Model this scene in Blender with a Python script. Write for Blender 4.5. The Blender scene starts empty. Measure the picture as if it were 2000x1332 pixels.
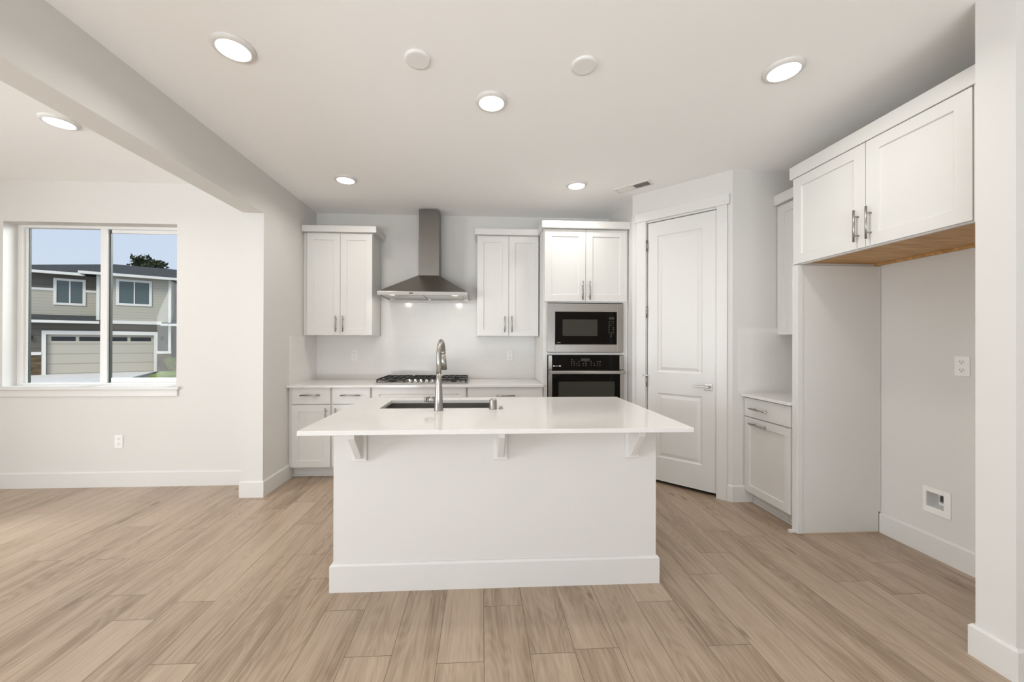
import bpy, bmesh, math, random
from mathutils import Matrix, Vector
random.seed(7)
PI = math.pi
SC = bpy.context.scene
COL = SC.collection

# ------------------------------------------------------------------ camera
F_PX, U0, V0 = 743.33, 980.68, 667.16
EYE, YAW, PITCH, ROLL = 1.3343, 0.0529, 0.0029, -0.0031
cam_data = bpy.data.cameras.new('camera')
cam_data.sensor_width = 36.0
cam_data.sensor_fit = 'HORIZONTAL'
cam_data.lens = F_PX / 2000.0 * 36.0
cam_data.shift_x = (1000.0 - U0) / 2000.0
cam_data.shift_y = (V0 - 666.0) / 2000.0
cam_data.clip_start = 0.02
cam_data.clip_end = 500
cam = bpy.data.objects.new('camera', cam_data)
COL.objects.link(cam)
_r = Vector((math.cos(YAW), -math.sin(YAW), 0))
_f = Vector((math.sin(YAW), math.cos(YAW), 0))
_u = Vector((0, 0, 1))
_f2 = _f * math.cos(PITCH) + _u * math.sin(PITCH)
_u2 = _u * math.cos(PITCH) - _f * math.sin(PITCH)
_R = _r * math.cos(ROLL) - _u2 * math.sin(ROLL)
_U = _r * math.sin(ROLL) + _u2 * math.cos(ROLL)
M = Matrix((( _R.x, _U.x, -_f2.x, 0), (_R.y, _U.y, -_f2.y, 0), (_R.z, _U.z, -_f2.z, EYE), (0, 0, 0, 1)))
cam.matrix_world = M
SC.camera = cam

# ------------------------------------------------------------------ world, sun, daylight, added fill lamps, exposure
SC.view_settings.view_transform = 'Standard'
SC.view_settings.look = 'None'
SC.view_settings.gamma = 1.0
SC.view_settings.exposure = 0.2
SC.view_settings.use_curve_mapping = False
SC.cycles.max_bounces = 12
SC.cycles.diffuse_bounces = 8
SC.cycles.glossy_bounces = 5
SC.cycles.transparent_max_bounces = 12
SC.cycles.use_denoising = True
SC.cycles.caustics_reflective = False
SC.cycles.caustics_refractive = False
SC.cycles.sample_clamp_indirect = 6.0

W = bpy.data.worlds.new('sky')
SC.world = W
W.use_nodes = True
wn = W.node_tree
wn.nodes.clear()
w_out = wn.nodes.new('ShaderNodeOutputWorld')
w_bg = wn.nodes.new('ShaderNodeBackground')
w_tc = wn.nodes.new('ShaderNodeTexCoord')
w_sep = wn.nodes.new('ShaderNodeSeparateXYZ')
w_ramp = wn.nodes.new('ShaderNodeValToRGB')
w_ramp.color_ramp.elements[0].position = 0.0
w_ramp.color_ramp.elements[0].color = (0.72, 0.80, 0.95, 1)
w_ramp.color_ramp.elements[1].position = 0.6
w_ramp.color_ramp.elements[1].color = (0.58, 0.69, 0.90, 1)
wn.links.new(w_tc.outputs['Generated'], w_sep.inputs[0])
wn.links.new(w_sep.outputs['Z'], w_ramp.inputs[0])
wn.links.new(w_ramp.outputs[0], w_bg.inputs[0])
wn.links.new(w_bg.outputs[0], w_out.inputs[0])
w_bg.inputs[1].default_value = 0.84

def light(name, kind, loc, direction, energy, color=(1, 1, 1), sx=1.0, sy=1.0, parent=None):
    L = bpy.data.lights.new(name, kind)
    L.energy = energy
    L.color = color
    if kind == 'AREA':
        L.shape = 'RECTANGLE'
        L.size, L.size_y = sx, sy
    o = bpy.data.objects.new(name, L)
    COL.objects.link(o)
    o.location = loc
    o.rotation_euler = Vector(direction).to_track_quat('-Z', 'Z').to_euler()
    return o

sun = light('sun', 'SUN', (0, -10, 20), (0.25, 0.75, -0.75), 1.9, (1.0, 0.94, 0.86))
sun.data.angle = math.radians(20)
# daylight through the opening on the left, plus added fill lamps outside the openings
light('ceiling_fill_rear', 'AREA', (-0.6, -3.75, 0.20), (0, 0.42, 0.9), 255, (0.925, 0.98, 1.0), 4.6, 1.0)  # added lamp, aimed up through the rear opening to brighten the ceiling
light('daylight_side', 'AREA', (-6.3, -0.9, 1.9), (0.93, 0, -0.37), 280, (0.935, 0.98, 1.0), 3.4, 1.6)
light('ceiling_fill_side', 'AREA', (-6.4, -0.9, 0.20), (0.5, 0, 0.86), 60, (0.925, 0.98, 1.0), 3.4, 1.0)  # weaker added lamp, aimed up through the left opening at the ceiling
light('window_fill', 'AREA', (-3.0, 4.75, 2.9), (-0.35, -0.70, -0.58), 130, (0.95, 0.98, 1.0), 1.2, 1.1)  # added lamp outside, out of view, lifts the window reveal and left floor
HOOD_W = 0.9             # watts of each of the two lamps under the range hood
LAMP_W = 4.2            # watts of each recessed ceiling light

# ------------------------------------------------------------------ materials
def mat(name, color, rough=0.5, metal=0.0, spec=0.5, **kw):
    m = bpy.data.materials.new(name)
    m.use_nodes = True
    b = m.node_tree.nodes['Principled BSDF']
    b.inputs['Base Color'].default_value = (*color, 1)
    b.inputs['Roughness'].default_value = rough
    b.inputs['Metallic'].default_value = metal
    b.inputs['Specular IOR Level'].default_value = spec
    for k, v in kw.items():
        b.inputs[k.replace('_', ' ')].default_value = v
    return m

def nd(m, t, **kw):
    n = m.node_tree.nodes.new(t)
    for k, v in kw.items():
        setattr(n, k, v)
    return n

def ln(m, a, b):
    m.node_tree.links.new(a, b)

def bsdf(m):
    return m.node_tree.nodes['Principled BSDF']

def add_bump(m, scale, strength, dist=0.002, detail=3):
    tc = nd(m, 'ShaderNodeTexCoord')
    nz = nd(m, 'ShaderNodeTexNoise')
    nz.inputs['Scale'].default_value = scale
    nz.inputs['Detail'].default_value = detail
    bp = nd(m, 'ShaderNodeBump')
    bp.inputs['Strength'].default_value = strength
    bp.inputs['Distance'].default_value = dist
    ln(m, tc.outputs['Object'], nz.inputs['Vector'])
    ln(m, nz.outputs['Fac'], bp.inputs['Height'])
    ln(m, bp.outputs[0], bsdf(m).inputs['Normal'])
    return m

def vary(m, c1, c2, scale, stretch=(1, 1, 1), detail=4, lo=0.35, hi=0.65):
    tc = nd(m, 'ShaderNodeTexCoord')
    mp = nd(m, 'ShaderNodeMapping')
    mp.inputs['Scale'].default_value = stretch
    nz = nd(m, 'ShaderNodeTexNoise')
    nz.inputs['Scale'].default_value = scale
    nz.inputs['Detail'].default_value = detail
    rp = nd(m, 'ShaderNodeValToRGB')
    rp.color_ramp.elements[0].position = lo
    rp.color_ramp.elements[0].color = (*c1, 1)
    rp.color_ramp.elements[1].position = hi
    rp.color_ramp.elements[1].color = (*c2, 1)
    ln(m, tc.outputs['Object'], mp.inputs[0])
    ln(m, mp.outputs[0], nz.inputs['Vector'])
    ln(m, nz.outputs['Fac'], rp.inputs[0])
    ln(m, rp.outputs[0], bsdf(m).inputs['Base Color'])
    return m

m_wall = add_bump(mat('wall_paint', (0.68, 0.667, 0.645), 0.75, spec=0.25), 90, 0.08, 0.002)
m_ceil = add_bump(mat('ceiling_paint', (0.90, 0.895, 0.885), 0.85, spec=0.15), 70, 0.08, 0.002)
m_trim = mat('trim_paint', (0.69, 0.68, 0.66), 0.38)
m_cab = mat('cabinet_paint', (0.69, 0.68, 0.66), 0.33)
m_cabin = mat('cabinet_shadow_gap', (0.62, 0.60, 0.58), 0.6)
m_quartz = vary(mat('quartz', (0.82, 0.80, 0.78), 0.10), (0.735, 0.72, 0.70), (0.755, 0.74, 0.72), 40, detail=6)
m_tile = None
m_steel = vary(mat('brushed_steel', (0.5, 0.48, 0.45), 0.3, 1.0), (0.42, 0.40, 0.37), (0.48, 0.455, 0.42), 30, (1, 1, 40), 3)
m_steel.node_tree.nodes['Principled BSDF'].inputs['Anisotropic'].default_value = 0.5
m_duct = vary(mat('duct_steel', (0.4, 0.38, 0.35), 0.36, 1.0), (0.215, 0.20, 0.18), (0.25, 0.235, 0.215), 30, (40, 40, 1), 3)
m_canopy = vary(mat('canopy_steel', (0.35, 0.33, 0.3), 0.26, 1.0), (0.33, 0.31, 0.28), (0.37, 0.35, 0.315), 30, (40, 40, 1), 3)
m_nickel = mat('brushed_nickel', (0.39, 0.37, 0.34), 0.32, 1.0)
m_chrome = mat('polished_chrome', (0.72, 0.71, 0.69), 0.12, 1.0)
m_black = mat('black_glass', (0.005, 0.004, 0.003), 0.06, spec=0.15)
m_screen = mat('oven_window', (0.045, 0.043, 0.036), 0.12, spec=0.2)
m_iron = mat('cast_iron', (0.018, 0.016, 0.014), 0.55)
m_plate = mat('outlet_plastic', (0.82, 0.81, 0.79), 0.35)
m_slot = mat('outlet_slot', (0.05, 0.045, 0.04), 0.6)
m_mark = mat('control_print', (0.13, 0.13, 0.12), 0.5)
m_badge = mat('badge_print', (0.75, 0.75, 0.73), 0.4)
m_speaker = mat('cover_plastic', (0.80, 0.79, 0.775), 0.6)
m_fixture = mat('fixture_plastic', (0.70, 0.685, 0.665), 0.45)
m_vent = mat('vent_white', (0.74, 0.72, 0.70), 0.5)
m_dark = mat('dark_cavity', (0.05, 0.045, 0.04), 0.9)
m_tan = mat('raw_panel_edge', (0.62, 0.50, 0.36), 0.6)
m_vinyl = mat('window_vinyl', (0.80, 0.80, 0.79), 0.35)
m_gasket = mat('window_gasket', (0.06, 0.07, 0.065), 0.6)
m_grey = mat('valve_grey', (0.30, 0.30, 0.30), 0.4)
m_lens = bpy.data.materials.new('lamp_lens')
m_lens.use_nodes = True
bsdf(m_lens).inputs['Base Color'].default_value = (0.9, 0.9, 0.88, 1)
bsdf(m_lens).inputs['Emission Color'].default_value = (1.0, 0.985, 0.95, 1)
bsdf(m_lens).inputs['Emission Strength'].default_value = 3.0
m_hoodlens = mat('hood_lamp_lens', (0.85, 0.84, 0.80), 0.2)
m_hoodlens.node_tree.nodes['Principled BSDF'].inputs['Emission Color'].default_value = (1.0, 0.95, 0.87, 1)
m_hoodlens.node_tree.nodes['Principled BSDF'].inputs['Emission Strength'].default_value = 1.2

m_wood = vary(mat('oak_veneer', (0.55, 0.32, 0.13), 0.5), (0.46, 0.25, 0.09), (0.62, 0.38, 0.16), 6, (6, 0.8, 6), 6)

def make_glass(name, refl=0.06, tint=(0.97, 0.985, 0.98)):
    m = bpy.data.materials.new(name)
    m.use_nodes = True
    m.node_tree.nodes.clear()
    out = nd(m, 'ShaderNodeOutputMaterial')
    tr = nd(m, 'ShaderNodeBsdfTransparent')
    tr.inputs[0].default_value = (*tint, 1)
    gl = nd(m, 'ShaderNodeBsdfGlossy')
    gl.inputs['Roughness'].default_value = 0.02
    mx = nd(m, 'ShaderNodeMixShader')
    mx.inputs[0].default_value = refl
    ln(m, tr.outputs[0], mx.inputs[1])
    ln(m, gl.outputs[0], mx.inputs[2])
    ln(m, mx.outputs[0], out.inputs[0])
    return m
m_glass = make_glass('window_glass', 0.006)

def make_tile():
    m = mat('subway_tile', (0.78, 0.76, 0.735), 0.20)
    uv = nd(m, 'ShaderNodeUVMap')
    br = nd(m, 'ShaderNodeTexBrick')
    br.inputs['Color1'].default_value = (0.735, 0.72, 0.70, 1)
    br.inputs['Color2'].default_value = (0.75, 0.735, 0.715, 1)
    br.inputs['Mortar'].default_value = (0.715, 0.70, 0.68, 1)
    br.inputs['Scale'].default_value = 1.0
    br.inputs['Brick Width'].default_value = 0.153
    br.inputs['Row Height'].default_value = 0.0775
    br.inputs['Mortar Size'].default_value = 0.0016
    br.inputs['Mortar Smooth'].default_value = 0.3
    bp = nd(m, 'ShaderNodeBump')
    bp.invert = True
    bp.inputs['Strength'].default_value = 0.15
    bp.inputs['Distance'].default_value = 0.002
    ln(m, uv.outputs[0], br.inputs['Vector'])
    ln(m, br.outputs['Color'], bsdf(m).inputs['Base Color'])
    ln(m, br.outputs['Fac'], bp.inputs['Height'])
    ln(m, bp.outputs[0], bsdf(m).inputs['Normal'])
    return m
m_tile = make_tile()

def make_floor_mat():
    m = mat('plank_floor', (0.5, 0.4, 0.3), 0.36, spec=0.5)
    N = m.node_tree.nodes
    uv = nd(m, 'ShaderNodeUVMap')
    at = nd(m, 'ShaderNodeAttribute', attribute_name='tone')
    al = nd(m, 'ShaderNodeAttribute', attribute_name='plank_length')
    sep = nd(m, 'ShaderNodeSeparateXYZ')
    ln(m, uv.outputs[0], sep.inputs[0])
    # offset every plank to its own piece of the grain
    off = nd(m, 'ShaderNodeMath', operation='MULTIPLY')
    off.inputs[1].default_value = 37.0
    ln(m, at.outputs['Fac'], off.inputs[0])
    cmb = nd(m, 'ShaderNodeCombineXYZ')
    ln(m, sep.outputs['X'], cmb.inputs[0])
    ln(m, sep.outputs['Y'], cmb.inputs[1])
    ln(m, off.outputs[0], cmb.inputs[2])
    def noise(sc, detail, stretch, rough=0.55, dist=0.0):
        mp = nd(m, 'ShaderNodeMapping')
        mp.inputs['Scale'].default_value = stretch
        nz = nd(m, 'ShaderNodeTexNoise')
        nz.inputs['Scale'].default_value = sc
        nz.inputs['Detail'].default_value = detail
        nz.inputs['Roughness'].default_value = rough
        nz.inputs['Distortion'].default_value = dist
        ln(m, cmb.outputs[0], mp.inputs[0])
        ln(m, mp.outputs[0], nz.inputs['Vector'])
        return nz
    n_big = noise(1.0, 3, (9, 1.1, 1), 0.5, 0.6)
    n_fine = noise(1.0, 5, (95, 3.0, 1), 0.6, 0.2)
    n_cath = noise(1.0, 2, (5, 0.8, 1), 0.5, 0.0)
    # cathedral grain: rings of a smooth field
    rg = nd(m, 'ShaderNodeMath', operation='MULTIPLY'); rg.inputs[1].default_value = 26.0
    ln(m, n_cath.outputs['Fac'], rg.inputs[0])
    fr = nd(m, 'ShaderNodeMath', operation='FRACT')
    ln(m, rg.outputs[0], fr.inputs[0])
    pp = nd(m, 'ShaderNodeMath', operation='PINGPONG'); pp.inputs[1].default_value = 0.5
    ln(m, fr.outputs[0], pp.inputs[0])
    # knots
    kn_mp = nd(m, 'ShaderNodeMapping'); kn_mp.inputs['Scale'].default_value = (3.2, 1.1, 1.0)
    ln(m, cmb.outputs[0], kn_mp.inputs[0])
    kn = nd(m, 'ShaderNodeTexVoronoi')
    kn.inputs['Scale'].default_value = 1.5
    ln(m, kn_mp.outputs[0], kn.inputs['Vector'])
    kr = nd(m, 'ShaderNodeMapRange')
    kr.inputs['From Min'].default_value = 0.035
    kr.inputs['From Max'].default_value = 0.10
    kr.inputs['To Min'].default_value = 1.0
    kr.inputs['To Max'].default_value = 0.0
    ln(m, kn.outputs['Distance'], kr.inputs['Value'])
    # combine into one darkness value
    def mul(a, k):
        x = nd(m, 'ShaderNodeMath', operation='MULTIPLY'); x.inputs[1].default_value = k
        ln(m, a, x.inputs[0]); return x.outputs[0]
    def add(a, b):
        x = nd(m, 'ShaderNodeMath', operation='ADD')
        ln(m, a, x.inputs[0]); ln(m, b, x.inputs[1]); return x.outputs[0]
    v = add(mul(n_big.outputs['Fac'], 0.60), mul(n_fine.outputs['Fac'], 0.52))
    v = add(v, mul(pp.outputs[0], 0.17))
    v = add(v, mul(at.outputs['Fac'], 0.16))
    v = add(v, mul(kr.outputs[0], 0.35))
    rp = nd(m, 'ShaderNodeValToRGB')
    e = rp.color_ramp.elements
    e[0].position = 0.50; e[0].color = (0.475, 0.37, 0.28, 1)
    e[1].position = 0.92; e[1].color = (0.235, 0.163, 0.108, 1)
    x = e.new(0.70); x.color = (0.39, 0.295, 0.215, 1)
    ln(m, v, rp.inputs[0])
    # seams between planks
    def lt(a, k):
        x = nd(m, 'ShaderNodeMath', operation='LESS_THAN'); x.inputs[1].default_value = k
        ln(m, a, x.inputs[0]); return x.outputs[0]
    def sub_from(k, a):
        x = nd(m, 'ShaderNodeMath', operation='SUBTRACT'); x.inputs[0].default_value = k
        ln(m, a, x.inputs[1]); return x.outputs[0]
    sl = nd(m, 'ShaderNodeMath', operation='SUBTRACT')
    ln(m, al.outputs['Fac'], sl.inputs[0]); ln(m, sep.outputs['Y'], sl.inputs[1])
    SW = 0.0014
    s1 = lt(sep.outputs['X'], SW); s2 = lt(sub_from(0.197, sep.outputs['X']), SW)
    s3 = lt(sep.outputs['Y'], SW); s4 = lt(sl.outputs[0], SW)
    mxx = nd(m, 'ShaderNodeMath', operation='MAXIMUM'); ln(m, s1, mxx.inputs[0]); ln(m, s2, mxx.inputs[1])
    mxy = nd(m, 'ShaderNodeMath', operation='MAXIMUM'); ln(m, s3, mxy.inputs[0]); ln(m, s4, mxy.inputs[1])
    mx = nd(m, 'ShaderNodeMath', operation='MAXIMUM'); ln(m, mxx.outputs[0], mx.inputs[0]); ln(m, mxy.outputs[0], mx.inputs[1])
    mixc = nd(m, 'ShaderNodeMix', data_type='RGBA')
    mixc.inputs['B'].default_value = (0.15, 0.105, 0.07, 1)
    ln(m, mx.outputs[0], mixc.inputs['Factor'])
    ln(m, rp.outputs[0], mixc.inputs['A'])
    ln(m, mixc.outputs['Result'], bsdf(m).inputs['Base Color'])
    bp = nd(m, 'ShaderNodeBump')
    bp.inputs['Strength'].default_value = 0.12
    bp.inputs['Distance'].default_value = 0.001
    ln(m, n_fine.outputs['Fac'], bp.inputs['Height'])
    ln(m, bp.outputs[0], bsdf(m).inputs['Normal'])
    return m
m_floor = make_floor_mat()

def lap_siding(name, c, board=0.16):
    m = mat(name, c, 0.8, spec=0.2)
    tc = nd(m, 'ShaderNodeTexCoord')
    sp = nd(m, 'ShaderNodeSeparateXYZ')
    ln(m, tc.outputs['Object'], sp.inputs[0])
    dv = nd(m, 'ShaderNodeMath', operation='DIVIDE'); dv.inputs[1].default_value = board
    ln(m, sp.outputs['Z'], dv.inputs[0])
    fr = nd(m, 'ShaderNodeMath', operation='FRACT')
    ln(m, dv.outputs[0], fr.inputs[0])
    rp = nd(m, 'ShaderNodeValToRGB')
    rp.color_ramp.elements[0].position = 0.0
    rp.color_ramp.elements[0].color = (c[0]*.6, c[1]*.6, c[2]*.6, 1)
    rp.color_ramp.elements[1].position = 0.14
    rp.color_ramp.elements[1].color = (*c, 1)
    ln(m, fr.outputs[0], rp.inputs[0])
    ln(m, rp.outputs[0], bsdf(m).inputs['Base Color'])
    return m
m_sid = lap_siding('light_lap_siding', (0.53, 0.495, 0.41), 0.19)
m_siddark = lap_siding('dark_board_siding', (0.15, 0.138, 0.118), 0.4)
m_roof = vary(mat('asphalt_shingles', (0.07, 0.075, 0.075), 0.9, spec=0.1), (0.05, 0.055, 0.055), (0.095, 0.10, 0.10), 9, (1, 1, 3))
m_extrim = mat('exterior_trim', (0.86, 0.84, 0.78), 0.6)
m_garage = lap_siding('garage_door_panels', (0.56, 0.52, 0.44), 0.617)
m_hglass = mat('house_glass', (0.10, 0.135, 0.135), 0.05)
m_hglass2 = mat('garage_glass', (0.02, 0.022, 0.022), 0.1)
m_blind = mat('curtain_grey', (0.22, 0.26, 0.26), 0.7)
m_conc = vary(mat('concrete', (0.68, 0.67, 0.64), 0.9, spec=0.2), (0.72, 0.69, 0.64), (0.80, 0.77, 0.72), 1.5)
m_asph = vary(mat('asphalt', (0.20, 0.20, 0.20), 0.9, spec=0.2), (0.17, 0.17, 0.17), (0.23, 0.23, 0.22), 3)
m_lawn = vary(mat('lawn', (0.2, 0.27, 0.06), 0.9, spec=0.1), (0.16, 0.22, 0.05), (0.32, 0.37, 0.10), 2.5)
m_leaf = vary(mat('leaf_green', (0.05, 0.07, 0.03), 0.7, spec=0.2), (0.030, 0.045, 0.018), (0.075, 0.095, 0.045), 3)
m_bush = vary(mat('bush_green', (0.25, 0.28, 0.12), 0.7, spec=0.2), (0.18, 0.22, 0.07), (0.40, 0.42, 0.22), 6)
m_bark = mat('bark', (0.10, 0.07, 0.05), 0.9)

def make_stone():
    m = mat('ledge_stone', (0.12, 0.09, 0.06), 0.9, spec=0.15)
    tc = nd(m, 'ShaderNodeTexCoord')
    mp = nd(m, 'ShaderNodeMapping'); mp.inputs['Scale'].default_value = (2.2, 2.2, 7.0)
    vo = nd(m, 'ShaderNodeTexVoronoi'); vo.inputs['Scale'].default_value = 1.5
    rp = nd(m, 'ShaderNodeValToRGB')
    rp.color_ramp.elements[0].color = (0.05, 0.04, 0.028, 1)
    rp.color_ramp.elements[1].color = (0.22, 0.155, 0.085, 1)
    ln(m, tc.outputs['Object'], mp.inputs[0]); ln(m, mp.outputs[0], vo.inputs['Vector'])
    ln(m, vo.outputs['Color'], rp.inputs[0]); ln(m, rp.outputs[0], bsdf(m).inputs['Base Color'])
    return m
m_stone = make_stone()

# ------------------------------------------------------------------ builders
ROOT = {}                      # object name -> matrix that takes its design coordinates from world

def thing(name, label, cat, loc=(0, 0, 0), rotz=0.0, group=None, kind=None):
    o = bpy.data.objects.new(name, None)
    o.empty_display_size = 0.05
    COL.objects.link(o)
    o.location = loc
    o.rotation_euler = (0, 0, rotz)
    if kind:
        o['kind'] = kind
    if label:
        o['label'] = label
    if cat:
        o['category'] = cat
    if group:
        o['group'] = group
    ROOT[o.name] = Matrix.Translation(Vector(loc)) @ Matrix.Rotation(rotz, 4, 'Z')
    return o

class MB:
    """collects shapes (in world coordinates, or the thing's own when local=True) and links them as one mesh"""
    def __init__(s):
        s.bm = bmesh.new()
        s.uv = None
    def box(s, x0, x1, y0, y1, z0, z1):
        v = [s.bm.verts.new(p) for p in ((x0,y0,z0),(x1,y0,z0),(x1,y1,z0),(x0,y1,z0),(x0,y0,z1),(x1,y0,z1),(x1,y1,z1),(x0,y1,z1))]
        for f in ((0,3,2,1),(4,5,6,7),(0,1,5,4),(1,2,6,5),(2,3,7,6),(3,0,4,7)):
            s.bm.faces.new([v[i] for i in f])
        return s
    def hexa(s, bottom, top):
        v = [s.bm.verts.new(p) for p in list(bottom) + list(top)]
        n = len(bottom)
        s.bm.faces.new([v[i] for i in reversed(range(n))])
        s.bm.faces.new([v[n + i] for i in range(n)])
        for i in range(n):
            j = (i + 1) % n
            s.bm.faces.new([v[i], v[j], v[n + j], v[n + i]])
        return s
    def prism(s, poly, axis, a, b):
        """poly: 2-D outline; axis 'x': poly is (y,z); 'y': (x,z); 'z': (x,y)"""
        def P(p, t):
            return {'x': (t, p[0], p[1]), 'y': (p[0], t, p[1]), 'z': (p[0], p[1], t)}[axis]
        return s.hexa([P(p, a) for p in poly], [P(p, b) for p in poly])
    def cyl(s, p, q, r0, r1=None, n=20, cap=True):
        r1 = r0 if r1 is None else r1
        p, q = Vector(p), Vector(q)
        d = (q - p).normalized()
        t = Vector((0, 0, 1)) if abs(d.z) < 0.9 else Vector((1, 0, 0))
        a = d.cross(t).normalized(); b = d.cross(a)
        A = [s.bm.verts.new(p + a * r0 * math.cos(2*PI*i/n) + b * r0 * math.sin(2*PI*i/n)) for i in range(n)]
        B = [s.bm.verts.new(q + a * r1 * math.cos(2*PI*i/n) + b * r1 * math.sin(2*PI*i/n)) for i in range(n)]
        for i in range(n):
            j = (i + 1) % n
            f = s.bm.faces.new([A[i], A[j], B[j], B[i]]); f.smooth = True
        if cap:
            s.bm.faces.new(A[::-1]); s.bm.faces.new(B)
        return s
    def lathe(s, c, prof, n=28):
        """prof: list of (radius, z) from c, around the vertical"""
        c = Vector(c)
        rings = []
        for r, z in prof:
            rings.append([s.bm.verts.new(c + Vector((r*math.cos(2*PI*i/n), r*math.sin(2*PI*i/n), z))) for i in range(n)])
        for A, B in zip(rings, rings[1:]):
            for i in range(n):
                j = (i + 1) % n
                f = s.bm.faces.new([A[i], A[j], B[j], B[i]]); f.smooth = True
        s.bm.faces.new(rings[0][::-1]); s.bm.faces.new(rings[-1])
        return s
    def tube(s, pts, radii, n=16):
        pts = [Vector(p) for p in pts]
        if not hasattr(radii, '__len__'):
            radii = [radii] * len(pts)
        rings = []; ref = None
        for i, p in enumerate(pts):
            d = (pts[min(i+1, len(pts)-1)] - pts[max(i-1, 0)]).normalized()
            if ref is None:
                ref = d.cross(Vector((1, 0, 0)) if abs(d.x) < 0.9 else Vector((0, 1, 0))).normalized()
            a = (ref - d * ref.dot(d)).normalized(); ref = a; b = d.cross(a)
            rings.append([s.bm.verts.new(p + (a*math.cos(2*PI*k/n) + b*math.sin(2*PI*k/n))*radii[i]) for k in range(n)])
        for A, B in zip(rings, rings[1:]):
            for k in range(n):
                j = (k + 1) % n
                f = s.bm.faces.new([A[k], A[j], B[j], B[k]]); f.smooth = True
        s.bm.faces.new(rings[0][::-1]); s.bm.faces.new(rings[-1])
        return s
    def panel(s, x0, x1, z0, z1, yf, yb, steps):
        """a board in the xz plane facing -y; steps = [(inset, depth), ...] shape its face with nested rectangles"""
        def rect(i, y):
            return [s.bm.verts.new(p) for p in ((x0+i, y, z0+i), (x1-i, y, z0+i), (x1-i, y, z1-i), (x0+i, y, z1-i))]
        back = rect(0, yb); cur = rect(0, yf)
        s.bm.faces.new(back)
        for i in range(4):
            j = (i + 1) % 4
            s.bm.faces.new([back[j], back[i], cur[i], cur[j]])
        for ins, dep in steps:
            nxt = rect(ins, yf + dep)
            for i in range(4):
                j = (i + 1) % 4
                s.bm.faces.new([cur[i], cur[j], nxt[j], nxt[i]])
            cur = nxt
        s.bm.faces.new(cur)
        return s
    def build(s, name, m, parent=None, local=False, bevel=0.0, seg=2, kind=None, label=None, box_uv=False):
        bmesh.ops.recalc_face_normals(s.bm, faces=s.bm.faces)
        if box_uv:
            uv = s.bm.loops.layers.uv.new('UVMap')
            for f in s.bm.faces:
                n = f.normal
                for l in f.loops:
                    c = l.vert.co
                    l[uv].uv = (c.y, c.z) if abs(n.x) > 0.7 else ((c.x, c.z) if abs(n.y) > 0.5 else (c.x, c.y))
        if parent is not None:
            RM = ROOT[parent.name]
            if not local:
                bmesh.ops.transform(s.bm, matrix=RM.inverted(), verts=s.bm.verts)
        me = bpy.data.meshes.new(name)
        s.bm.to_mesh(me); s.bm.free()
        me.materials.append(m)
        o = bpy.data.objects.new(name, me)
        COL.objects.link(o)
        if parent is not None:
            o.parent = parent
            ROOT[o.name] = RM
        if bevel:
            bv = o.modifiers.new('bevel', 'BEVEL')
            bv.width = bevel; bv.segments = seg; bv.limit_method = 'ANGLE'; bv.angle_limit = math.radians(40)
        if kind:
            o['kind'] = kind
        if label:
            o['label'] = label
        return o

def tag(o, label, cat, group=None):
    o['label'] = label; o['category'] = cat
    if group:
        o['group'] = group
    return o

def struct(name, mb, m, parent=None, **kw):
    return mb.build(name, m, parent, kind='structure' if parent is None else None, **kw)

# ------------------------------------------------------------------ measures of the room
ZC = 2.8025
XL, XLO = -1.883, -2.057           # kitchen-side and room-side faces of the left wall
YB = 4.435                         # back wall
XR = 2.831                         # right wall (behind the fridge)
YS = 3.387                         # end of the left stub
YW = 3.687                         # window wall of the left room
YN = 3.105                         # return wall of the right nook
XMIN, XMAX, YMIN = -5.6, 4.4, -3.0
CT, CB = 0.914, 0.892              # counter top / underside
BBH, BBT = 0.140, 0.015

# floor: planks running away from the camera
def build_floor():
    bm = bmesh.new()
    uvl = bm.loops.layers.uv.new('UVMap')
    data = []
    w = 0.197; L = 1.22
    known = {0: 1.93, 1: 1.626, -4: 1.936, -3: 1.648, 4: 1.925, 5: 1.632, -8: 2.038, -7: 1.649, 10: 2.035, 7: 2.355, 6: 2.141, -5: 2.203, -10: 2.107}
    rnd = random.Random(11)
    i0 = int((XMIN - 0.2 - 0.013) / w) - 1
    i1 = int((XMAX + 0.2) / w) + 1
    for i in range(i0, i1):
        xa = 0.013 + i * w
        y = known.get(i, rnd.uniform(0, L)) - 6 * L
        if y > YMIN - 0.2: y -= L
        while y < 4.7:
            ya = max(y, YMIN - 0.2); yb = min(y + L, 4.7)
            if yb - ya > 0.01:
                vs = [bm.verts.new(p) for p in ((xa, ya, 0), (xa + w, ya, 0), (xa + w, yb, 0), (xa, yb, 0))]
                f = bm.faces.new(vs)
                for l, uvv in zip(f.loops, ((0, ya - y), (w, ya - y), (w, yb - y), (0, yb - y))):
                    l[uvl].uv = uvv
                data.append((rnd.random(), L))
            y += L
    # a slab under the planks so the floor has thickness
    x0, x1 = 0.013 + i0 * w, 0.013 + i1 * w
    v = [bm.verts.new(p) for p in ((x0, YMIN - .2, -.12), (x1, YMIN - .2, -.12), (x1, 4.7, -.12), (x0, 4.7, -.12))]
    bm.faces.new(v[::-1]); data.append((0.5, L))
    me = bpy.data.meshes.new('floor')
    bm.to_mesh(me); bm.free()
    a = me.attributes.new('tone', 'FLOAT', 'FACE')
    b = me.attributes.new('plank_length', 'FLOAT', 'FACE')
    for k, (t, l) in enumerate(data):
        a.data[k].value = t; b.data[k].value = l
    me.materials.append(m_floor)
    o = bpy.data.objects.new('floor', me)
    COL.objects.link(o)
    o['kind'] = 'structure'
build_floor()

struct('ceiling', MB().box(XMIN - .15, XMAX + .15, YMIN - .15, 4.7, ZC, ZC + 0.1), m_ceil)
struct('wall_back', MB().box(XLO, 3.0, YB, YB + 0.12, 0, ZC), m_wall)
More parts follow.
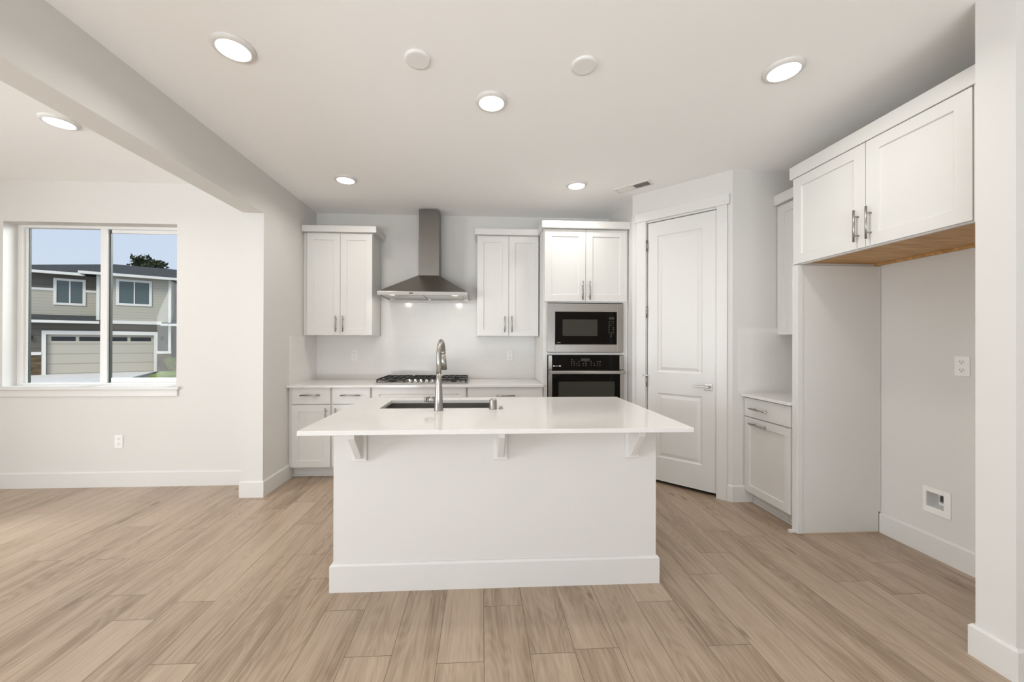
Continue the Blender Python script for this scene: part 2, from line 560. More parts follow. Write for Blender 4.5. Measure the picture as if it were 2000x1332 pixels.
# left wall: stub beside the cabinets and the header that runs on above the opening
struct('wall_left', MB().prism([(YB, 0), (YB, ZC), (YMIN, ZC), (YMIN, 2.447), (YS, 2.447), (YS, 0)], 'x', XLO, XL), m_wall)
# window wall of the room on the left
WX0, WX1, WZ0, WZ1, WYO = -4.344, -2.831, 0.895, 2.425, 3.845
mb = MB()
mb.box(XMIN, WX0, YW, WYO, 0, ZC); mb.box(WX1, XLO, YW, WYO, 0, ZC)
mb.box(WX0, WX1, YW, WYO, WZ1, ZC); mb.box(WX0, WX1, YW, WYO, 0, WZ0)
struct('wall_window', mb, m_wall)
# right wall behind the fridge space, with the hole for the water box
BY0, BY1, BZ0, BZ1 = 2.185, 2.281, 0.307, 0.404
mb = MB()
X2 = XR + 0.12
mb.box(XR, X2, 1.45, BY0, 0, ZC); mb.box(XR, X2, BY1, YB + .12, 0, ZC)
mb.box(XR, X2, BY0, BY1, 0, BZ0); mb.box(XR, X2, BY0, BY1, BZ1, ZC)
struct('wall_right', mb, m_wall)
# stub wall on the right, near the camera
struct('wall_stub', MB().box(2.112, XMAX, 1.397, 1.522, 0, ZC), m_wall)
# angled pantry wall with door opening, its side by the oven tower and the return into the nook
AX, AY = 1.4962, 3.7201
ANG = -PI / 4
def A(s, d=0.0):                 # point on the angled wall: s along it, d behind its face
    k = 2 ** -0.5
    return (AX + s * k + d * k, AY - s * k + d * k)
SEND = (2.1113 - AX) * 2 ** 0.5
OP0, OP1, OPZ = 0.143, 0.758, 2.503
mb = MB()
def aprism(s0, s1, z0, z1, t=0.11):
    mb.prism([A(s0), A(s1), A(s1, t), A(s0, t)], 'z', z0, z1)
aprism(0, OP0, 0, ZC); aprism(OP1, SEND, 0, ZC); aprism(OP0, OP1, OPZ, ZC)
mb.box(AX, AX + 0.10, AY, YB, 0, ZC)
mb.box(2.1113, XR, YN, YN + 0.10, 0, ZC)
struct('wall_pantry', mb, m_wall)
# walls that close the rooms behind and beside the camera, with tall window openings
mb = MB()
mb.box(XMIN - .15, -2.9, YMIN - .15, YMIN, 0, ZC); mb.box(1.7, XMAX + .15, YMIN - .15, YMIN, 0, ZC)
mb.box(-2.9, 1.7, YMIN - .15, YMIN, 2.5, ZC); mb.box(-2.9, 1.7, YMIN - .15, YMIN, 0, 0.08)
struct('wall_front', mb, m_wall)
mb = MB()
mb.box(XMIN - .15, XMIN, YMIN, -2.6, 0, ZC); mb.box(XMIN - .15, XMIN, 0.8, WYO, 0, ZC)
mb.box(XMIN - .15, XMIN, -2.6, 0.8, 2.5, ZC); mb.box(XMIN - .15, XMIN, -2.6, 0.8, 0, 0.08)
struct('wall_far_left', mb, m_wall)
struct('wall_far_right', MB().box(XMAX, XMAX + .15, YMIN, 1.522, 0, ZC), m_wall)
for k, (a, b, c, d) in enumerate(((-2.9, 1.7, YMIN - .12, 'y'), (-2.6, 0.8, XMIN - .12, 'x'))):
    mb = MB()
    for t in (a, a + (b - a) / 3 - .03, a + 2 * (b - a) / 3 - .03, b - .06):
        if d == 'y': mb.box(t, t + .06, c, c + .06, .08, 2.5)
        else: mb.box(c, c + .06, t, t + .06, .08, 2.5)
    for z in (.08, 2.44):
        if d == 'y': mb.box(a, b, c + .005, c + .055, z, z + .06)
        else: mb.box(c + .005, c + .055, a, b, z, z + .06)
    struct('window_%d' % (k + 2), mb, m_vinyl)

# baseboards
def bb_path(mb, pts, h=BBH, t=BBT):
    """baseboard along a wall foot, mitred at the corners; the room is on the left of the walking direction"""
    P2 = [Vector(p) for p in pts]
    prof = [(0, 0), (t, 0), (t, h - .011), (t * .45, h), (0, h)]
    rings = []
    for i, p in enumerate(P2):
        ns = []
        if i > 0:
            d = (p - P2[i-1]).normalized(); ns.append(Vector((-d.y, d.x)))
        if i < len(P2) - 1:
            d = (P2[i+1] - p).normalized(); ns.append(Vector((-d.y, d.x)))
        m = ns[0] if len(ns) == 1 else (ns[0] + ns[1]) / (1 + ns[0].dot(ns[1]))
        rings.append([mb.bm.verts.new((p.x + m.x * a, p.y + m.y * a, b)) for a, b in prof])
    for A_, B_ in zip(rings, rings[1:]):
        for k in range(len(prof)):
            l = (k + 1) % len(prof)
            mb.bm.faces.new([A_[k], A_[l], B_[l], B_[k]])
    mb.bm.faces.new(rings[0][::-1]); mb.bm.faces.new(rings[-1])
mb = MB(); bb_path(mb, [(XLO, YW), (XMIN, YW)]); struct('baseboard_window', mb, m_trim)
mb = MB(); bb_path(mb, [(XL, 3.90), (XL, YS), (XLO, YS), (XLO, YW - BBT)]); struct('baseboard_left', mb, m_trim)
mb = MB(); bb_path(mb, [(2.283, YN), (2.1113, YN), A(0.834)]); struct('baseboard_pantry', mb, m_trim)
mb = MB(); bb_path(mb, [(XR, 1.54), (XR, 2.557)]); struct('baseboard_right', mb, m_trim)
mb = MB(); bb_path(mb, [(XMAX, 1.397), (2.112, 1.397), (2.112, 1.522), (XR - BBT, 1.522)], .136); struct('baseboard_stub', mb, m_trim)

# window_1: white sliding window over the sill
win = thing('window_1', None, None, (-3.59, 3.80, 0.92), kind='structure')
mb = MB()
fy0, fy1 = 3.795, 3.845
mb.box(WX0, WX0 + .05, fy0, fy1, .92, WZ1); mb.box(WX1 - .05, WX1, fy0, fy1, .92, WZ1)
mb.box(WX0 + .05, WX1 - .05, fy0, fy1, WZ1 - .024, WZ1); mb.box(WX0 + .05, WX1 - .05, fy0, fy1, .92, .942)
mb.build('window_frame', m_vinyl, win, bevel=.002)
mb = MB()
lx0, lx1 = WX0 + .05, -3.552
sy0, sy1 = 3.815, 3.838
mb.box(lx0, lx0 + .026, sy0, sy1, .942, WZ1 - .024); mb.box(lx1 - .062, lx1, sy0 - .012, sy1, .942, WZ1 - .024)
mb.build('fixed_sash', m_vinyl, win, bevel=.002)
MB().box(lx0 + .022, lx1 - .058, 3.825, 3.829, .944, WZ1 - .026).build('pane', m_glass, win)
mb = MB()
mb.box(lx0 + .026, lx0 + .032, 3.816, 3.834, .944, WZ1 - .026)
mb.box(lx1, lx1 + .014, 3.822, 3.842, .944, WZ1 - .026)
mb.build('gasket', m_gasket, win)
mb = MB()
rx0, rx1 = -3.535, WX1 - .05
mb.box(rx0, rx1, 3.826, 3.844, WZ1 - .056, WZ1 - .024); mb.box(rx0, rx1, 3.826, 3.844, .942, .988)
mb.box(rx1 - .04, rx1, 3.826, 3.844, .988, WZ1 - .056)
mb.build('sliding_sash', m_vinyl, win, bevel=.002)
MB().box(rx0 - .012, rx1 - .02, 3.834, 3.838, .97, WZ1 - .04).build('pane', m_glass, win)
MB().box(WX0, WX1 + .0, 3.66, 3.80, .895, .92).box(-4.40, WX1 + .036, 3.655, YW, .893, .92).build('window_sill', m_trim, win, bevel=.003)
MB().box(-4.38, WX1 + .018, 3.672, YW, .831, .893).build('sill_apron', m_trim, win, bevel=.002)

# ------------------------------------------------------------------ pantry door in the angled wall
door = thing('door_1', None, None, (AX, AY, 0), ANG, kind='structure')
door['label'] = 'white two-panel pantry door in the angled corner wall'
mb = MB()
mb.box(.047, .140, -.018, 0, 0, 2.516).box(.752, .833, -.018, 0, 0, 2.516)
mb.box(.033, .849, -.024, 0, 2.516, 2.606)
mb.build('casing', m_trim, door, local=True, bevel=.002)
mb = MB()
mb.box(OP0, OP0 + .004, -.004, .108, 0, OPZ).box(OP1 - .004, OP1, -.004, .108, 0, OPZ).box(OP0, OP1, -.004, .108, OPZ - .004, OPZ)
mb.box(OP0 + .004, OP0 + .016, .050, .07, 0, OPZ - .004).box(OP1 - .016, OP1 - .004, .050, .07, 0, OPZ - .004)
mb.build('jamb', m_trim, door, local=True)
# slab, its face cut into two moulded panels
mb = MB()
d0, d1, dz0, dz1, yf, yb = .1535, .7505, .032, 2.492, .006, .042
xs = [d0, .243, .637, d1]; zs = [dz0, .252, .862, 1.062, 2.362, dz1]
bm = mb.bm
V = {}
def vv(i, j):
    if (i, j) not in V: V[(i, j)] = bm.verts.new((xs[i], yf, zs[j]))
    return V[(i, j)]
for i in range(3):
    for j in range(5):
        if i == 1 and j in (1, 3):
            continue
        bm.faces.new([vv(i, j), vv(i+1, j), vv(i+1, j+1), vv(i, j+1)])
for j in (1, 3):
    cur = [vv(1, j), vv(2, j), vv(2, j+1), vv(1, j+1)]
    for ins, dep in ((.012, .009), (.022, .009), (.046, .002)):
        nx = [bm.verts.new(p) for p in ((xs[1]+ins, yf+dep, zs[j]+ins), (xs[2]-ins, yf+dep, zs[j]+ins), (xs[2]-ins, yf+dep, zs[j+1]-ins), (xs[1]+ins, yf+dep, zs[j+1]-ins))]
        for k in range(4):
            l = (k + 1) % 4
            bm.faces.new([cur[k], cur[l], nx[l], nx[k]])
        cur = nx
    bm.faces.new(cur)
bk = [bm.verts.new(p) for p in ((d0, yb, dz0), (d1, yb, dz0), (d1, yb, dz1), (d0, yb, dz1))]
bm.faces.new(bk[::-1])
bm.faces.new([vv(0, j) for j in range(6)] + [bk[3], bk[0]])
bm.faces.new([vv(3, j) for j in reversed(range(6))] + [bk[1], bk[2]])
bm.faces.new([vv(i, 0) for i in reversed(range(4))] + [bk[0], bk[1]])
bm.faces.new([vv(i, 5) for i in range(4)] + [bk[2], bk[3]])
slab = mb.build('door_panel', m_trim, door, local=True)
for hz in (2.276, 1.634, 0.965):
    mb = MB()
    mb.cyl((.1475, -.003, hz - .05), (.1475, -.003, hz + .05), .0075, n=12)
    mb.cyl((.1475, -.003, hz + .05), (.1475, -.003, hz + .056), .005, n=12)
    mb.box(.148, .1525, -.004, .006, hz - .05, hz + .05)
    if hz < 1:
        mb.box(.115, .165, -.016, -.003, hz + .055, hz + .062)
        mb.cyl((.12, -.028, hz + .058), (.12, -.010, hz + .058), .006, n=10)
    mb.build('hinge', m_nickel, door, local=True)
mb = MB()
mb.box(.657, .717, -.004, .006, .922, .982)
mb.cyl((.687, .004, .952), (.687, -.035, .952), .011, n=16)
hd = mb.build('handle_rose', m_nickel, door, local=True, bevel=.0015)
MB().box(.570, .698, -.046, -.034, .945, .961).build('lever', m_nickel, door, local=True, bevel=.003)
MB().box(.7507, .7535, .002, .03, .925, .985).build('strike_plate', m_nickel, door, local=True)

# ------------------------------------------------------------------ cabinet helpers
def shaker(mb, x0, x1, z0, z1, yf, stile=.066, thick=.020):
    mb.panel(x0, x1, z0, z1, yf, yf + thick, [(stile, 0.0), (stile + .002, .009)])
def slab_front(mb, x0, x1, z0, z1, yf, thick=.020):
    mb.panel(x0, x1, z0, z1, yf, yf + thick, [])
def pull(name, x, z, yf, length, vertical, parent, r=.006, stand=.030):
    mb = MB()
    h = length / 2; p = h * .60
    if vertical:
        mb.cyl((x, yf - stand, z - h), (x, yf - stand, z + h), r, n=14)
        for s in (-p, p): mb.cyl((x, yf - stand, z + s), (x, yf + .001, z + s), r * .8, n=10)
    else:
        mb.cyl((x - h, yf - stand, z), (x + h, yf - stand, z), r, n=14)
        for s in (-p, p): mb.cyl((x + s, yf - stand, z), (x + s, yf + .001, z), r * .8, n=10)
    return mb
def add_door(root, x0, x1, z0, z1, yf, local, handle=None, name='door', stile=.066, flat=False, m=None):
    mb = MB()
    if flat: slab_front(mb, x0, x1, z0, z1, yf)
    else: shaker(mb, x0, x1, z0, z1, yf, stile)
    d = mb.build(name, m or m_cab, root, local=local, bevel=.0012, seg=1)
    if handle:
        hx, hz, L, vert = handle
        pull('handle', hx, hz, yf, L, vert, d).build('handle', m_nickel, d, local=local, label='brushed nickel bar pull')
    return d

# ------------------------------------------------------------------ back wall: base cabinets
YF = 3.805                          # fronts
def base_unit(xc, label, x0, x1, fronts, side_l=None, side_r=None):
    c = thing('base_cabinet', label, 'cabinet', (xc, YB, 0), group='base cabinets along the back wall')
    a = side_l if side_l is not None else x0 - .009
    b = side_r if side_r is not None else x1 + .009
    mb = MB()
    mb.box(a, b, YF + .021, YB - .003, .105, CB - .002)
    mb.build('carcass', m_cab, c)
    MB().box(a, b, 3.90, 3.915, 0.0, .105).box(a, b, 3.888, 3.90, 0.0, .018).build('toe_kick', m_trim, c)
    for kind, fx0, fx1, z0, z1, h in fronts:
        add_door(c, fx0, fx1, z0, z1, YF, False, h, name=kind, flat=(kind == 'drawer'))
    return c
base_unit(-1.66, 'white base cabinet against the left wall, one drawer over one door', -1.845, -1.479,
          [('drawer', -1.845, -1.479, .731, .889, (-1.663, .818, .188, False)),
           ('door', -1.845, -1.479, .113, .721, (-1.517, .611, .166, True))], side_l=XL + .003)
base_unit(-1.28, 'white base cabinet between the corner cabinet and the cooktop cabinet', -1.460, -1.096,
          [('drawer', -1.460, -1.096, .731, .889, (-1.279, .817, .19, False)),
           ('door', -1.460, -1.096, .113, .721, (-1.424, .611, .166, True))])
base_unit(-.617, 'wide white base cabinet directly under the gas cooktop', -1.076, -.158,
          [('false_front', -1.076, -.158, .731, .889, None),
           ('door', -1.076, -.619, .113, .721, (-.655, .611, .166, True)),
           ('door', -.615, -.158, .113, .721, (-.579, .611, .166, True))])
base_unit(.24, 'white base cabinet right of the cooktop beside the oven tower', -.138, .610,
          [('drawer', -.138, .610, .731, .889, (.236, .808, .186, False)),
           ('door', -.138, .234, .113, .721, (.198, .611, .166, True)),
           ('door', .238, .610, .113, .721, (.274, .611, .166, True))], side_r=.6155)
o = MB().box(XL + .002, .6155, 3.777, YB - .014, CB, CT).build('countertop', m_quartz, None, bevel=.0015)
tag(o, 'long white quartz countertop on the base cabinets along the back wall', 'countertop')

# backsplash of white subway tile
mb = MB()
TT = .010
mb.box(XL + TT, .6185, YB - TT, YB - .001, CT, 1.405)
mb.box(-1.157, -.058, YB - TT, YB - .001, 1.405, 1.79)
mb.box(XL + .001, XL + TT, 3.83, YB - .001, CT, 1.405)
o = mb.build('tile_backsplash', m_tile, None, box_uv=True)
tag(o, 'glossy white subway tile backsplash behind the cooktop', 'backsplash')

# ------------------------------------------------------------------ upper cabinets on the back wall
UF = 4.09
def upper(label, xc, bx0, bx1, doors, cx0, cx1, z0, z1, cz0, cz1, yf, back, hz, hl, cy, filler=None, root_z=0):
    c = thing('upper_cabinet', label, 'cabinet', (xc, back, z0))
    mb = MB()
    mb.box(bx0, bx1, yf + .021, back - .012, z0, cz0 + .003)
    if filler: mb.box(filler[0], filler[1], yf + .03, back - .012, z0, cz0)
    mb.build('carcass', m_cab, c, bevel=.001, seg=1)
    for (x0, x1, hx) in doors:
        add_door(c, x0, x1, z0 + .004, z1, yf, False, (hx, hz, hl, True))
    mb = MB()
    mb.box(cx0, cx1, cy, back - .012, cz0 + .003, cz1)
    mb.build('crown', m_cab, c, bevel=.002, seg=1)
    return c
upper('white double-door wall cabinet left of the range hood', -1.5, -1.838, -1.160,
      [(-1.834, -1.495, -1.531), (-1.491, -1.163, -1.458)], XL + .002, -1.114, 1.405, 2.478, 2.487, 2.556, UF, YB, 1.526, .166, 4.062, (XL + .003, -1.838))
upper('white double-door wall cabinet right of the range hood', .28, -.054, .612,
      [(-.051, .285, .245), (.289, .609, .321)], -.077, .6145, 1.405, 2.478, 2.487, 2.554, UF, YB, 1.531, .17, 4.062)

# ------------------------------------------------------------------ oven tower
tw = thing('oven_tower_cabinet', 'tall white cabinet tower holding the microwave and wall oven', 'cabinet', (1.055, YB, 0))
mb = MB()
TX0, TX1, TF = .620, 1.490, 3.826
mb.box(TX0, .640, TF, YB - .003, 0, 2.487).box(1.470, TX1, TF, YB - .003, 0, 2.487)
mb.box(.640, 1.470, YB - .02, YB - .003, .10, 2.487)
mb.box(.640, 1.470, TF, YB - .02, 1.742, 2.487)
mb.box(.640, 1.470, TF, YB - .02, 1.214, 1.238)
mb.box(.640, 1.470, TF, YB - .02, .10, .470)
mb.box(.640, .662, TF, TF + .03, .470, 1.214).box(1.447, 1.470, TF, TF + .03, .470, 1.214)
mb.box(.640, .662, TF, TF + .03, 1.238, 1.742).box(1.442, 1.470, TF, TF + .03, 1.238, 1.742)
mb.build('carcass', m_cab, tw, bevel=.001, seg=1)
MB().box(.640, 1.470, 3.90, 3.915, 0, .10).build('toe_kick', m_trim, tw)
for x0, x1, hx in ((.629, 1.046, 1.012), (1.050, 1.472, 1.086)):
    add_door(tw, x0, x1, 1.754, 2.482, YF, False, (hx, 1.864, .188, True), stile=.070)
add_door(tw, .629, 1.472, .113, .458, YF, False, (1.05, .40, .19, False), name='drawer', flat=True)
MB().prism([(.596, 3.772), (1.4945, 3.772), (1.4945, YB - .003), (.621, YB - .003), (.621, 4.060), (.596, 4.060)], 'z', 2.488, 2.560).build('crown', m_cab, tw, bevel=.002, seg=1)

# microwave with trim kit
mw = thing('built_in_microwave', 'black microwave in a stainless steel trim frame above the wall oven', 'microwave', (1.047, 3.80, 1.24))
mb = MB()
fx0, fx1, fz0, fz1 = .658, 1.436, 1.241, 1.733
bx0, bx1, bz0, bz1 = .735, 1.369, 1.318, 1.648
mb.box(fx0, bx0, 3.798, 3.824, fz0, fz1).box(bx1, fx1, 3.798, 3.824, fz0, fz1)
mb.box(bx0, bx1, 3.798, 3.824, fz0, bz0).box(bx0, bx1, 3.798, 3.824, bz1, fz1)
mb.build('trim_frame', m_steel, mw, bevel=.002, label='brushed stainless steel trim frame')
MB().box(.70, 1.40, 3.83, 4.25, 1.28, 1.70).build('oven_body', m_dark, mw)
fp = MB().box(bx0 + .002, bx1 - .002, 3.803, 3.829, bz0 + .002, bz1 - .002).build('door', m_black, mw, bevel=.002)
MB().box(.812, 1.168, 3.8020, 3.8032, 1.406, 1.572).build('window', m_screen, fp)
mb = MB()
rr = random.Random(3)
for r in range(9):
    for c in range(3):
        if rr.random() < .75:
            x = 1.284 + c * .021 + rr.uniform(-.002, .002); z = 1.548 - r * .019
            mb.box(x, x + rr.uniform(.007, .013), 3.8022, 3.8032, z, z + .005)
mb.build('lettering', m_mark, fp)
MB().box(1.288, 1.342, 3.8022, 3.8032, 1.574, 1.596).build('display', m_dark, fp)
MB().box(.758, .792, 3.8022, 3.8032, 1.333, 1.341).build('badge', m_mark, fp)

# wall oven
ov = thing('wall_oven', 'black and stainless steel wall oven below the microwave', 'oven', (1.056, 3.80, .48))
MB().box(.68, 1.43, 3.835, 4.33, .49, 1.20).build('oven_body', m_dark, ov)
for bx in ((.669, .706, 3.800, 3.826, 1.066, 1.208), (1.397, 1.443, 3.800, 3.826, 1.066, 1.208), (.669, 1.443, 3.802, 3.826, .478, .50)):
    MB().box(*bx).build('trim_strip', m_steel, ov, bevel=.0015, label='stainless steel trim strip')
cp = MB().box(.706, 1.397, 3.798, 3.826, 1.068, 1.206).build('control_panel', m_black, ov, bevel=.002)
mb = MB()
for c in (0.90, .925, .955, .975, 1.02, 1.045, 1.10, 1.13, 1.165, 1.19):
    for r in range(rr.choice((2, 3, 4))):
        z = 1.105 + r * .019
        mb.box(c, c + rr.uniform(.006, .013), 3.7972, 3.7982, z, z + .005)
mb.build('lettering', m_mark, cp)
MB().box(1.0, 1.09, 3.7972, 3.7982, 1.15, 1.178).build('display', m_dark, cp)
mb = MB()
for (x, r) in ((.722, .007), (.737, .003), (.748, .003), (.759, .003), (.770, .003), (.786, .008)):
    mb.cyl((x, 3.7985, 1.101), (x, 3.797, 1.101), r, n=10)
mb.box(.727, .780, 3.7972, 3.7982, 1.0995, 1.1025)
mb.build('badge', m_badge, cp)
dr = MB().box(.706, 1.402, 3.795, 3.826, .502, 1.062).build('door', m_black, ov, bevel=.002)
for bx in ((.669, .706, 3.795, 3.826, .502, 1.062), (1.402, 1.443, 3.795, 3.826, .502, 1.062)):
    MB().box(*bx).build('door_trim', m_steel, dr, bevel=.0015)
MB().box(.770, 1.345, 3.794, 3.7952, .58, .944).build('window', m_screen, dr)
mb = MB()
mb.box(.676, 1.440, 3.742, 3.760, 1.024, 1.056)
mb.box(.690, .715, 3.755, 3.796, 1.030, 1.050).box(1.402, 1.427, 3.755, 3.796, 1.030, 1.050)
mb.build('handle', m_steel, dr, bevel=.004, label='stainless steel bar handle')

# ------------------------------------------------------------------ range hood
hood = thing('range_hood', 'stainless steel pyramid chimney range hood above the gas cooktop', 'range hood', (-.61, YB, 1.82))
hx0, hx1, hy = -1.068, -.149, 3.93
mb = MB()
HBACK = YB - .012
mb.hexa([(hx0, hy, 1.855), (hx1, hy, 1.855), (hx1, HBACK, 1.855), (hx0, HBACK, 1.855)],
        [(-.694, 4.185, 2.066), (-.472, 4.185, 2.066), (-.472, HBACK, 2.066), (-.694, HBACK, 2.066)])
mb.build('canopy', m_canopy, hood, bevel=.002)
mb = MB()
mb.box(hx0, hx1, hy, hy + .012, 1.818, 1.8555).box(hx0, hx0 + .012, hy + .012, HBACK, 1.818, 1.8555).box(hx1 - .012, hx1, hy + .012, HBACK, 1.818, 1.8555)
mb.box(hx0 + .012, hx1 - .012, HBACK - .012, HBACK, 1.818, 1.8555)
mb.build('rim', m_steel, hood, bevel=.0015)
mb = MB()
mb.box(hx0 + .012, hx1 - .012, hy + .012, HBACK - .012, 1.828, 1.838)
for k in range(2):
    xa = -1.0 + k * .41
    mb.box(xa, xa + .385, hy + .06, HBACK - .05, 1.822, 1.829)
mb.build('filter_panel', m_steel, hood)
for x in (-.93, -.29):
    MB().cyl((x, hy + .036, 1.8295), (x, hy + .036, 1.823), .024, n=18).build('lamp', m_hoodlens, hood)
    L_ = bpy.data.lights.new('hood_light', 'AREA')
    L_.shape = 'DISK'; L_.size = .04; L_.energy = HOOD_W; L_.color = (1.0, 0.95, 0.87)
    lo_ = bpy.data.objects.new('hood_light', L_)
    COL.objects.link(lo_)
    lo_.parent = hood
    lo_.location = ROOT[hood.name].inverted() @ Vector((x, hy + .036, 1.820))
    lo_.rotation_euler = Vector((0, .5, -1)).to_track_quat('-Z', 'Y').to_euler()
mb = MB().box(-.745, -.705, hy - .0015, hy + .001, 1.832, 1.843)
mb.build('control_button', m_dark, hood)
mb = MB()
mb.box(-.694, -.472, 4.185, HBACK, 2.060, 2.45).box(-.691, -.475, 4.188, HBACK, 2.45, 2.786)
mb.build('chimney', m_duct, hood, bevel=.0015)

# ------------------------------------------------------------------ gas cooktop
ck = thing('gas_cooktop', 'stainless steel gas cooktop with black cast iron grates', 'cooktop', (-.61, 4.14, CT))
kx0, kx1, ky0, ky1 = -1.075, -.147, 3.885, 4.395
MB().box(kx0, kx1, ky0, ky1, CT, CT + .012).box(kx0 + .012, kx1 - .012, ky0 + .012, ky1 - .012, CT + .012, CT + .015).build('body', m_steel, ck, bevel=.004)
def grate(x0, x1, y0, y1, bars):
    mb = MB()
    t = .014; z0, z1 = CT + .034, CT + .050
    mb.box(x0, x1, y0, y0 + t, z0, z1).box(x0, x1, y1 - t, y1, z0, z1)
    mb.box(x0, x0 + t, y0 + t, y1 - t, z0, z1).box(x1 - t, x1, y0 + t, y1 - t, z0, z1)
    for k in range(1, bars + 1):
        x = x0 + (x1 - x0) * k / (bars + 1)
        mb.box(x - .006, x + .006, y0 + t, y1 - t, z0, z1)
    ym = (y0 + y1) / 2
    mb.box(x0 + t, x1 - t, ym - .006, ym + .006, z0 + .001, z1 + .001)
    for x in (x0, x1 - t):
        for y in (y0, y1 - t):
            mb.box(x, x + t, y, y + t, CT + .0145, z0)
    return mb
for (a, b, y0) in ((kx0 + .012, kx0 + .292, ky0 + .014), (kx0 + .318, kx1 - .318, ky0 + .115), (kx1 - .292, kx1 - .012, ky0 + .014)):
    grate(a, b, y0, ky1 - .02, 3).build('grate', m_iron, ck, bevel=.002)
for (x, y, r) in ((-.925, 4.01, .042), (-.925, 4.27, .034), (-.611, 4.18, .055), (-.295, 4.01, .034), (-.295, 4.27, .042)):
    mb = MB().lathe((x, y, CT + .014), [(r, 0), (r, .008), (r * .8, .010), (r * .8, .016), (r * .3, .018)], 20)
    mb.build('burner', m_iron, ck)
for k in range(5):
    x = -.735 + k * .0565
    mb = MB().lathe((x, 3.935, CT + .014), [(.021, 0), (.021, .004), (.017, .006), (.016, .026), (.014, .028)], 18)
    mb.box(x - .003, x + .003, 3.918, 3.952, CT + .030, CT + .046)
    mb.build('knob', m_chrome, ck, label='polished metal control knob')

# ------------------------------------------------------------------ outlets
def outlet(name, label, loc, rotz, w=.072, h=.118, m=None):
    o = thing(name, label, 'outlet', loc, rotz, group='wall outlets')
    MB().box(-w/2, w/2, -.006, 0, -h/2, h/2).build('cover_plate', m or m_plate, o, local=True, bevel=.002)
    for s in (-1, 1):
        mb = MB().lathe((0, 0, 0), [(.0165, 0), (.0165, .002)], 20)
        bmesh.ops.transform(mb.bm, matrix=Matrix.Translation((0, -.006, s * .024)) @ Matrix.Rotation(PI/2, 4, 'X'), verts=mb.bm.verts)
        r = mb.build('receptacle', m or m_plate, o, local=True)
        mb = MB()
        for dx in (-.0065, .0065):
            mb.box(dx - .0012, dx + .0012, -.0088, -.0078, s * .024 - .001, s * .024 + .008)
        mb.cyl((0, -.0088, s * .024 - .008), (0, -.0078, s * .024 - .008), .0028, n=10)
        mb.build('slots', m_slot, r, local=True)
    return o
outlet('wall_outlet', 'white outlet on the tile under the left wall cabinet', (-1.448, YB - TT, 1.185), 0)
outlet('wall_outlet', 'white outlet on the tile under the wall cabinet beside the oven tower', (.326, YB - TT, 1.187), 0)
outlet('wall_outlet', 'white outlet low on the wall under the window', (-3.332, YW, .415), 0)
outlet('wall_outlet', 'white outlet at counter height on the wall of the empty fridge space', (XR, 2.098, 1.204), -PI/2)

# recessed water box for the fridge
wb = thing('water_outlet_box', 'white recessed water supply box low on the wall of the fridge space', 'outlet box', (XR, 2.225, .355), -PI/2)
fy = lambda y: 2.225 - y            # local x from world y
mb = MB()
a0, a1, b0, b1 = fy(2.296), fy(2.150), .272 - .355, .432 - .355
c0, c1, e0, e1 = fy(BY1), fy(BY0), BZ0 - .355, BZ1 - .355
mb.box(a0, c0, -.008, -.0005, b0, b1).box(c1, a1, -.008, -.0005, b0, b1).box(c0, c1, -.008, -.0005, b0, e0).box(c0, c1, -.008, -.0005, e1, b1)
mb.build('face_frame', m_plate, wb, local=True, bevel=.0015)
mb = MB()
t = .003
mb.box(c0, c0 + t, -.004, .085, e0, e1).box(c1 - t, c1, -.004, .085, e0, e1)
mb.box(c0 + t, c1 - t, -.004, .085, e0, e0 + t).box(c0 + t, c1 - t, -.004, .085, e1 - t, e1)
mb.box(c0 + t, c1 - t, .082, .085, e0 + t, e1 - t)
mb.build('recess', m_speaker, wb, local=True)
mb = MB()
mb.cyl((.012, .055, e0 + t), (.012, .055, .005), .009, n=14).cyl((.012, .055, .0), (.012, .02, .0), .008, n=14)
mb.box(.004, .02, .012, .02, -.004, .03)
mb.build('valve', m_grey, wb, local=True)
MB().box(c1 - .03, c1 - .012, .01, .05, .005, e1 - t - .001).build('bracket', m_slot, wb, local=True)

# ------------------------------------------------------------------ island
isl = thing('kitchen_island', 'white panelled kitchen island base with tall baseboard and three corbels', 'kitchen island', (.092, 2.45, 0))
IX0, IX1, IY0, IY1 = -.792, .976, 2.087, 2.885
mb = MB()
mb.box(IX0, IX1, IY0, IY0 + .10, 0, CB)
mb.box(IX0, IX0 + .03, IY0 + .10, IY1, 0, CB).box(IX1 - .03, IX1, IY0 + .10, IY1, 0, CB)
mb.box(IX0 + .03, IX1 - .03, IY0 + .10, IY1 - .02, .0, .12)
mb.box(IX0 + .03, IX1 - .03, IY1 - .02, IY1, .105, CB)
mb.build('body', m_wall, isl)
mb = MB()
bb_path(mb, [(IX1, IY1), (IX1, IY0), (IX0, IY0), (IX0, IY1)], .149)
mb.build('baseboard', m_trim, isl)
for x in (-.651, .102, .834):
    mb = MB()
    mb.box(x - .038, x + .038, IY0 - .020, IY0, .700, CB)
    mb.box(x - .020, x + .020, 1.925, IY0 - .020, .872, CB)
    mb.prism([(IY0 - .020, .873), (1.935, .873), (1.935, .850), (IY0 - .032, .715), (IY0 - .020, .715)], 'x', x - .017, x + .017)
    mb.build('corbel', m_trim, isl, bevel=.0015, seg=1)
for k in range(4):
    x0 = IX0 + .03 + k * .427
    add = MB()
    add.panel(-(x0 + .422), -(x0 + .004), .115, CB - .008, 0, .019, [(.066, 0), (.068, .009)])
    bmesh.ops.transform(add.bm, matrix=Matrix.Translation((0, IY1 + .020, 0)) @ Matrix.Rotation(PI, 4, 'Z'), verts=add.bm.verts)
    add.build('door', m_cab, isl)

